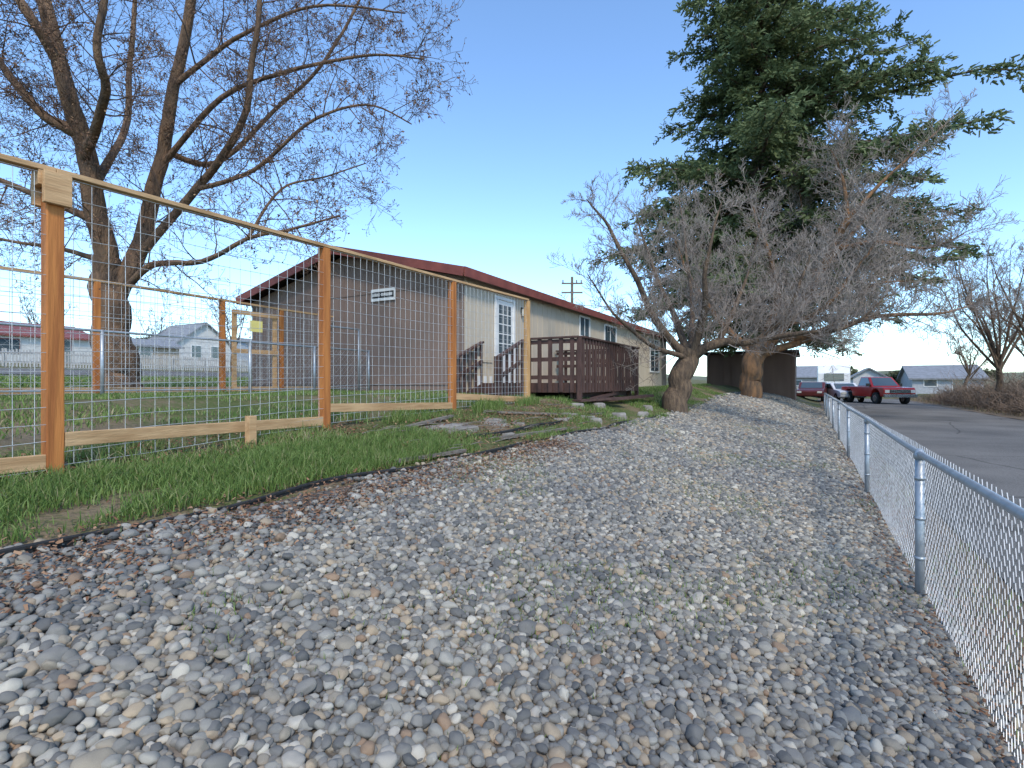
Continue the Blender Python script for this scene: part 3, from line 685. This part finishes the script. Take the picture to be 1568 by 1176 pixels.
def simpletree(name,px,Yd,hgt,r,mats=[bark,twigb],n=9,lim=6,up=.5,L=None,cnt=(4,5)):
    b=P(px,588,Yd); b.z=h(b.x,b.y)-.1; lb=[]
    lb.append(([b,b+Vector((R(-.3,.3),R(-.3,.3),hgt*.16)),b+Vector((R(-.4,.4),R(-.4,.4),hgt*.3))],r,r*.8,0)); f=lb[0][0][2]
    for i in range(lim):
        a=i*6.283/lim+R(-.4,.4); v=Vector((math.cos(a),math.sin(a),0)); sp=R(.1,.42)*hgt
        lb.append(([f-Vector((0,0,R(0,.1)*hgt)),f+v*sp*.5+Vector((0,0,hgt*R(.15,.28))),f+v*sp*.9+Vector((0,0,hgt*R(.3,.5)))+rv(.3),f+v*sp*1.1+Vector((0,0,hgt*R(.5,.72)))],r*.45,r*.06,1))
    return tree(name,lb,mats,L or hgt*.2,2,n,up,cnt,None,.0004*Yd,.85,.22)
twb=[bark,M('twig_tan',(.24,.165,.12),(.15,.105,.08),scale=3,rough=.9)]
simpletree('bare_tree',1525,29,8.8,.17,twb,n=18,lim=11,cnt=(5,6))
simpletree('bare_tree',1610,24,7.5,.16,twb,n=14,lim=8,cnt=(5,6))
simpletree('bare_tree',1480,46,6.5,.14,twb,n=12,lim=8)
simpletree('bare_tree',1575,38,8.8,.16,twb,n=16,lim=10,cnt=(5,6))
simpletree('bare_tree',358,34,5.8,.12,n=9,lim=6)
simpletree('bare_tree',60,70,8,.2,n=8,lim=7)
simpletree('bare_tree',235,62,6,.16,n=8,lim=7)
mb=MB()
for i in range(1000):
    s=R(7.9,15); t=R(20,50)
    if R(0,1)<.4: s=R(7.8,9.8)
    b=Vector((s,t,h(s,t)-.05)); hg=R(.5,1.7)*(1.5 if s>9.5 else .8)
    for j in range(7):
        d=Vector((R(-.9,.9),R(-.9,.9),R(.2,1))).normalized(); q=b.copy(); pts=[q.copy()]
        for a in range(4): d=(d+rv(.4)+Vector((0,0,-.08))).normalized(); q=q+d*hg/4; pts.append(q.copy())
        mb.tube(pts,[.013,.011,.009,.007,.005],3,0)
        for _ in range(3):
            k=random.choice((1,2,3)); e=pts[k]+rv(.35)*hg; mb.tube([pts[k],pts[k].lerp(e,.5)+rv(.05),e],[.009,.007,.004],3,0)
mb.build('brush_hedge',[M('brush_stems',(.25,.18,.13),(.14,.105,.078),scale=2,rough=.9)])
O=[];Dd=[];VV=[]
def clump(c,rx,rz,n,sz):
    for _ in range(n):
        v=rv(1)
        while v.length>1: v=rv(1)
        v=v*(.7+.3*math.sin(v.x*7+c.x)*math.cos(v.z*6)); p=c+Vector((v.x*rx,v.y*rx,v.z*rz)); O.append(tuple(p)); d=rv(1).normalized()*sz*R(.5,1.2); Dd.append(tuple(d)); VV.append(min(1,max(0,.4+.3*v.z+R(-.2,.2))))
for (px,Yd,rx,hh) in ((1262,95,2.2,4.2),(1302,110,3,5),(1350,120,4,4),(1390,100,2.5,4),(1500,110,5,5),(1235,130,5,5),(1450,125,5,4.5),(20,110,6,6),(105,120,7,6),(200,115,6,7),(255,100,4,5),(345,105,6,6),(400,110,5,6),(430,95,4,5)):
    b=P(px,588,Yd); g=h(b.x,b.y)
    for k in range(4): clump(Vector((b.x+R(-1,1)*rx*.5,b.y+R(-1,1)*rx*.5,g+hh*R(.3,.65))),rx*R(.5,.9),hh*R(.3,.5),700,.4)
O=np.array(O);Dd=np.array(Dd); Wd=np.cross(Dd,rng.normal(0,1,O.shape))*.9
sprays('distant_trees',O,Dd,Wd,np.array(VV),Mvar('distant_foliage',[(0,(.06,.07,.035)),(.6,(.12,.125,.07)),(1,(.19,.17,.11))],.9,.1))
n=22000; a=rng.uniform(7.2,16,n);c=rng.uniform(12,60,n)
zz=np.array([h(x,y) for x,y in zip(a,c)])
blades('dry_weeds',np.stack([a,c,zz],1),rng.uniform(.05,.28,n),rng.uniform(.2,.9,n),rng.uniform(.012,.03,n),rng.uniform(0,1,n),
  Mvar('dry_weed_stalks',[(0,(.14,.10,.065)),(.6,(.27,.2,.13)),(1,(.17,.18,.08))],.9))
U=empty('utility_pole'); mb=MB(); b=P(876,588,40)
mb.tube([Vector((b.x,b.y,-.3)),Vector((b.x,b.y,8.2))],[.15,.10],8,0,True)
cr=Vector((CA,SA,0))*1.0
for zc in (7.7,7.0): mb.beam(Vector((b.x,b.y,zc))-cr*.8,Vector((b.x,b.y,zc))+cr*.8,.1,.1,0)
for k in (-.7,0.35,.7):
    p=Vector((b.x,b.y,7.76))+cr*k; mb.tube([p,p+Vector((0,0,.2))],.045,6,0,True)
mb.build('pole',[M('pole_wood',(.15,.11,.08),(.22,.17,.13),rough=.9)],U)
def gable(name,x0,x1,y0,y1,zb,zw,zr,wm,rm,axis='y',trim=white,wins=()):
    E=empty(name); mb=MB(); mb.box(x0,x1,y0,y1,zb,zw,0)
    mx=(x0+x1)/2; my=(y0+y1)/2; o=.35
    if axis=='y':
        for y in (y0,y1): mb.add([(x0,y,zw),(x1,y,zw),(mx,y,zr)],[(0,1,2)],0)
        R1=[(x0-o,y0-o,zw-.1),(x0-o,y1+o,zw-.1),(mx,y1+o,zr+.05),(mx,y0-o,zr+.05)];R2=[(x1+o,y0-o,zw-.1),(x1+o,y1+o,zw-.1),(mx,y1+o,zr+.05),(mx,y0-o,zr+.05)]
    else:
        for x in (x0,x1): mb.add([(x,y0,zw),(x,y1,zw),(x,my,zr)],[(0,1,2)],0)
        R1=[(x0-o,y0-o,zw-.1),(x1+o,y0-o,zw-.1),(x1+o,my,zr+.05),(x0-o,my,zr+.05)];R2=[(x0-o,y1+o,zw-.1),(x1+o,y1+o,zw-.1),(x1+o,my,zr+.05),(x0-o,my,zr+.05)]
    for q in (R1,R2):
        lo=[(a,b,c-.15) for a,b,c in q]; mb.add(q+lo,[(0,1,2,3),(7,6,5,4),(0,4,5,1),(1,5,6,2),(3,2,6,7),(0,3,7,4)],1)
    for (face,a,b,z0,z1) in wins:
        if face=='x': mb.box(x1+.001,x1+.05,a-.08,b+.08,z0-.08,z1+.08,2); mb.box(x1+.051,x1+.06,a,b,z0,z1,3)
        else: mb.box(a-.08,b+.08,y0-.05,y0-.001,z0-.08,z1+.08,2); mb.box(a,b,y0-.06,y0-.051,z0,z1,3)
    mb.build('building',[wm,rm,trim,glassm],E); return E
wsid=M('dusty_white_siding',(.6,.59,.56),(.52,.51,.48),scale=1)
gable('neighbor_house',-62,-53,8,21,1.2,3.9,5.1,wsid,redtrim,'y',redtrim,[('x',11,12.3,2.4,3.4),('x',14.5,16.2,2.4,3.4),('x',18.3,19.4,1.7,3.6)])
gable('neighbor_house',-67,-60,31.5,37.5,1.8,4.6,7.0,wsid,greyroof,'x',white,[('x',33,34,3,4.3),('x',35.2,36.2,3,4.3)])
gable('neighbor_house',-72,-62,43,56,2,4.6,6.2,M('pale_blue_siding',(.4,.45,.5)),greyroof,'y',white,[('x',46,47.5,3,4.2)])
gable('storage_barn',-58,-54,24,28.5,1.5,3.7,4.3,M('tan_siding',(.40,.33,.25)),greyroof,'y',white,[('x',25,26,2.5,3.5)])
gable('grey_outbuilding',9.3,15,68,76,-1.3,.7,2.0,M('pale_siding',(.42,.44,.46)),greyroof,'x',white,[('y',10.3,11.3,-.2,.4),('y',12.6,13.4,-1.2,.5)])
gable('distant_house',-3.5,1.5,84,92,-1.4,1.1,2.6,M('pale_siding2',(.40,.38,.35)),greyroof,'x',white,[('y',-2,-1,-.2,.5)])
gable('distant_house',4.5,7.6,74,80,-1.4,.9,1.9,M('pale_siding3',(.55,.55,.54)),greyroof,'y',white,[('y',5.2,6.4,-.2,.4)])
E=empty('travel_trailer'); mb=MB()
poly=[(58.2,-.9),(64.8,-.9),(65,.2),(64.7,1.7),(58.6,1.8),(57.9,1.0),(57.9,-.2)]
mb.prism(poly,.7,3.3,0); mb.box(1.2,2.8,57.85,57.895,.3,1.0,1); mb.box(3.301,3.33,59.5,60.3,-.7,1.1,1); mb.box(3.301,3.32,61,62.3,.3,1.0,1)
mb.box(.69,3.31,58.5,64.5,-.35,-.25,2)
for x in (.72,3.1):
    for y in (61,62): mb.tube([Vector((x,y,-1.0)),Vector((x+.2,y,-1.0))],.36,14,3,True)
mb.build('body',[white,glassm,greyroof,rubber],E,bevel=.05)
F=empty('white_picket_fence'); mb=MB()
for t in np.arange(5,40,.16):
    z=h(-42,t); mb.box(-42,-41.975,t,t+.09,z+.05,z+1.1+.04*math.sin(t*9))
z=h(-42,0)
for zz in (.3,.85): mb.box(-42.05,-42.001,5,40,z+zz,z+zz+.09)
for t in np.arange(5,40,2.4): mb.box(-42.15,-42.06,t,t+.09,z-.1,z+1.15)
mb.build('pickets',[M('weathered_white',(.5,.48,.45),(.38,.36,.33),scale=2)],F)
# ---------------- vehicles
def wheel(mb,x,y,z,r,w,mt,mh):
    mb.tube([Vector((x-w/2,y,z)),Vector((x+w/2,y,z))],r,20,mt,True); mb.tube([Vector((x-w/2-.01,y,z)),Vector((x+w/2+.01,y,z))],r*.58,14,mh,True)
def pickup(name,loc,ang):
    E=empty(name); mb=MB()
    body=[(-2.6,.55),(-2.62,.95),(-2.5,1.08),(-1.2,1.14),(2.55,1.14),(2.6,.6),(2.1,.5),(2.0,.8),(1.75,.98),(1.4,.98),(1.15,.8),(1.05,.48),(-1.15,.45),(-1.25,.8),(-1.5,.98),(-1.85,.98),(-2.1,.8),(-2.2,.5)]
    mb.prism(body,-.96,.96,0)
    mb.build('body',[red],E,bevel=.04)
    mb=MB()
    b=[(-.9,-1.2,1.14),(.9,-1.2,1.14),(.9,.55,1.14),(-.9,.55,1.14)]; tp=[(-.74,-.55,1.78),(.74,-.55,1.78),(.74,.42,1.8),(-.74,.42,1.8)]
    mb.add(b+tp,[(4,5,6,7),(0,1,5,4),(1,2,6,5),(2,3,7,6),(3,0,4,7)],0); mb.build('cab',[red],E,bevel=.05)
    mb=MB()
    def inset(i,j,k,l,o):
        q=[Vector(v) for v in (i,j,k,l)]; c=sum(q,Vector())/4; nrm=(q[1]-q[0]).cross(q[3]-q[0]).normalized()
        if nrm.dot(c-Vector((0,-.3,1.4)))<0: nrm=-nrm
        mb.add([c+(v-c)*o+nrm*.012 for v in q],[(0,1,2,3)],0)
    inset(b[0],b[1],tp[1],tp[0],.86);inset(b[1],b[2],tp[2],tp[1],.8);inset(b[3],b[0],tp[0],tp[3],.8);inset(b[2],b[3],tp[3],tp[2],.8)
    mb.build('glass',[glassm],E)
    mb=MB()
    mb.box(-.98,.98,-2.75,-2.63,.45,.66,0); mb.box(-.6,.6,-2.65,-2.61,.72,.95,1)
    for i in range(5): mb.box(-.58,.58,-2.67,-2.651,.74+i*.045,.755+i*.045,0)
    for s in (-1,1):
        mb.box(s*.64,s*.9,-2.66,-2.61,.74,.93,2); mb.box(s*.9,s*1.12,-1.0,-.9,1.15,1.35,1)
    mb.box(-.97,.97,2.61,2.72,.45,.62,0)
    mb.box(-.8,.8,.7,2.45,1.141,1.15,1)
    for y in (-1.67,1.58):
        for x in (-.86,.86): wheel(mb,x,y,.38,.38,.24,3,0)
    mb.build('trim_and_wheels',[chrome,black,lamp_m,rubber],E)
    E.location=loc; E.rotation_euler=(0,0,ang)
pickup('red_pickup_truck',(3.95,43.7,h(4,40)+.05),math.radians(24))
def sedan(name,loc,ang,m):
    E=empty(name); mb=MB()
    mb.prism([(-2.2,.35),(-2.25,.7),(-2.0,.82),(-1.0,.92),(-.3,1.38),(.9,1.4),(1.7,.98),(2.2,.92),(2.25,.4),(1.75,.3),(1.35,.6),(1.0,.3),(-1.05,.28),(-1.4,.6),(-1.75,.3)],-.87,.87,0); mb.build('body',[m],E,bevel=.06)
    mb=MB()
    mb.add([(-.72,-.98,.945),(.72,-.98,.945),(.66,-.36,1.355),(-.66,-.36,1.355)],[(0,1,2,3)],0)
    for s in (-1,1): mb.add([(s*.875,-.85,.95),(s*.875,1.55,.98),(s*.875,.85,1.32),(s*.875,-.3,1.3)],[(0,1,2,3)],0)
    for y in (-1.4,1.35):
        for x in (-.78,.78): wheel(mb,x,y,.32,.32,.22,1,2)
    for s in (-1,1): mb.box(s*.5,s*.8,-2.26,-2.2,.58,.72,3)
    mb.build('details',[glassm,rubber,chrome,lamp_m],E); E.location=loc; E.rotation_euler=(0,0,ang)
sedan('white_car',(2.1,47,h(3,47)+.05),.3,whitecar)
sedan('dark_car',(.2,46,h(0.2,46)+.03),-.1,M('dark_red_paint',(.12,.03,.03),rough=.3))
mb=MB(); n=90
vs=[]
for i in range(n):
    a=math.radians(-75+150*i/(n-1)); 
    for (rr,hh) in ((330,-3),(430,9),(560,20),(760,24)):
        aa=a+.5; x=-rr*math.sin(aa); y=rr*math.cos(aa)
        lift=1.6*sm(.3,1.2,aa)+.45
        vs.append((x,y,hh*lift*(1+.25*math.sin(i*.35+rr*.01)+.12*math.sin(i*.9)) if hh>0 else -3))
fs=[(i*4+j,(i+1)*4+j,(i+1)*4+j+1,i*4+j+1) for i in range(n-1) for j in range(3)]
mb.add(vs,fs); mb.build('hills',[hillm],smooth=True)
# ---------------- light
W_=bpy.data.worlds.new('World'); SC.world=W_; W_.use_nodes=True; nt=W_.node_tree
sky=nt.nodes.new('ShaderNodeTexSky'); sky.sky_type='NISHITA'; sky.sun_disc=False
sd=Vector((.50,-.58,.80)).normalized(); el=math.asin(sd.z)
sky.sun_elevation=el; sky.sun_rotation=math.atan2(sd.x,sd.y); sky.air_density=1.0; sky.dust_density=.5; sky.ozone_density=1.5; sky.altitude=600
mx=nt.nodes.new('ShaderNodeMixRGB'); mx.blend_type='MULTIPLY'; mx.inputs[0].default_value=1; mx.inputs[2].default_value=(1.75,2.05,2.25,1)
nt.links.new(sky.outputs[0],mx.inputs[1]); nt.links.new(mx.outputs[0],nt.nodes['Background'].inputs[0]); nt.nodes['Background'].inputs[1].default_value=.15
su=bpy.data.lights.new('sun','SUN'); su.energy=3.0; su.angle=math.radians(9); su.color=(1,.88,.72)
so=bpy.data.objects.new('sun',su); SC.collection.objects.link(so); so.rotation_euler=sd.to_track_quat('Z','Y').to_euler()
SC.view_settings.view_transform='Standard'; SC.view_settings.look='None'; SC.view_settings.exposure=0
cam=bpy.data.cameras.new('camera'); co=bpy.data.objects.new('camera',cam); SC.collection.objects.link(co)
cam.lens=36*800/1568; cam.sensor_width=36; cam.clip_end=3000; cam.clip_start=.05
co.rotation_euler=(math.radians(90),0,math.atan2(SA,CA)); SC.camera=co
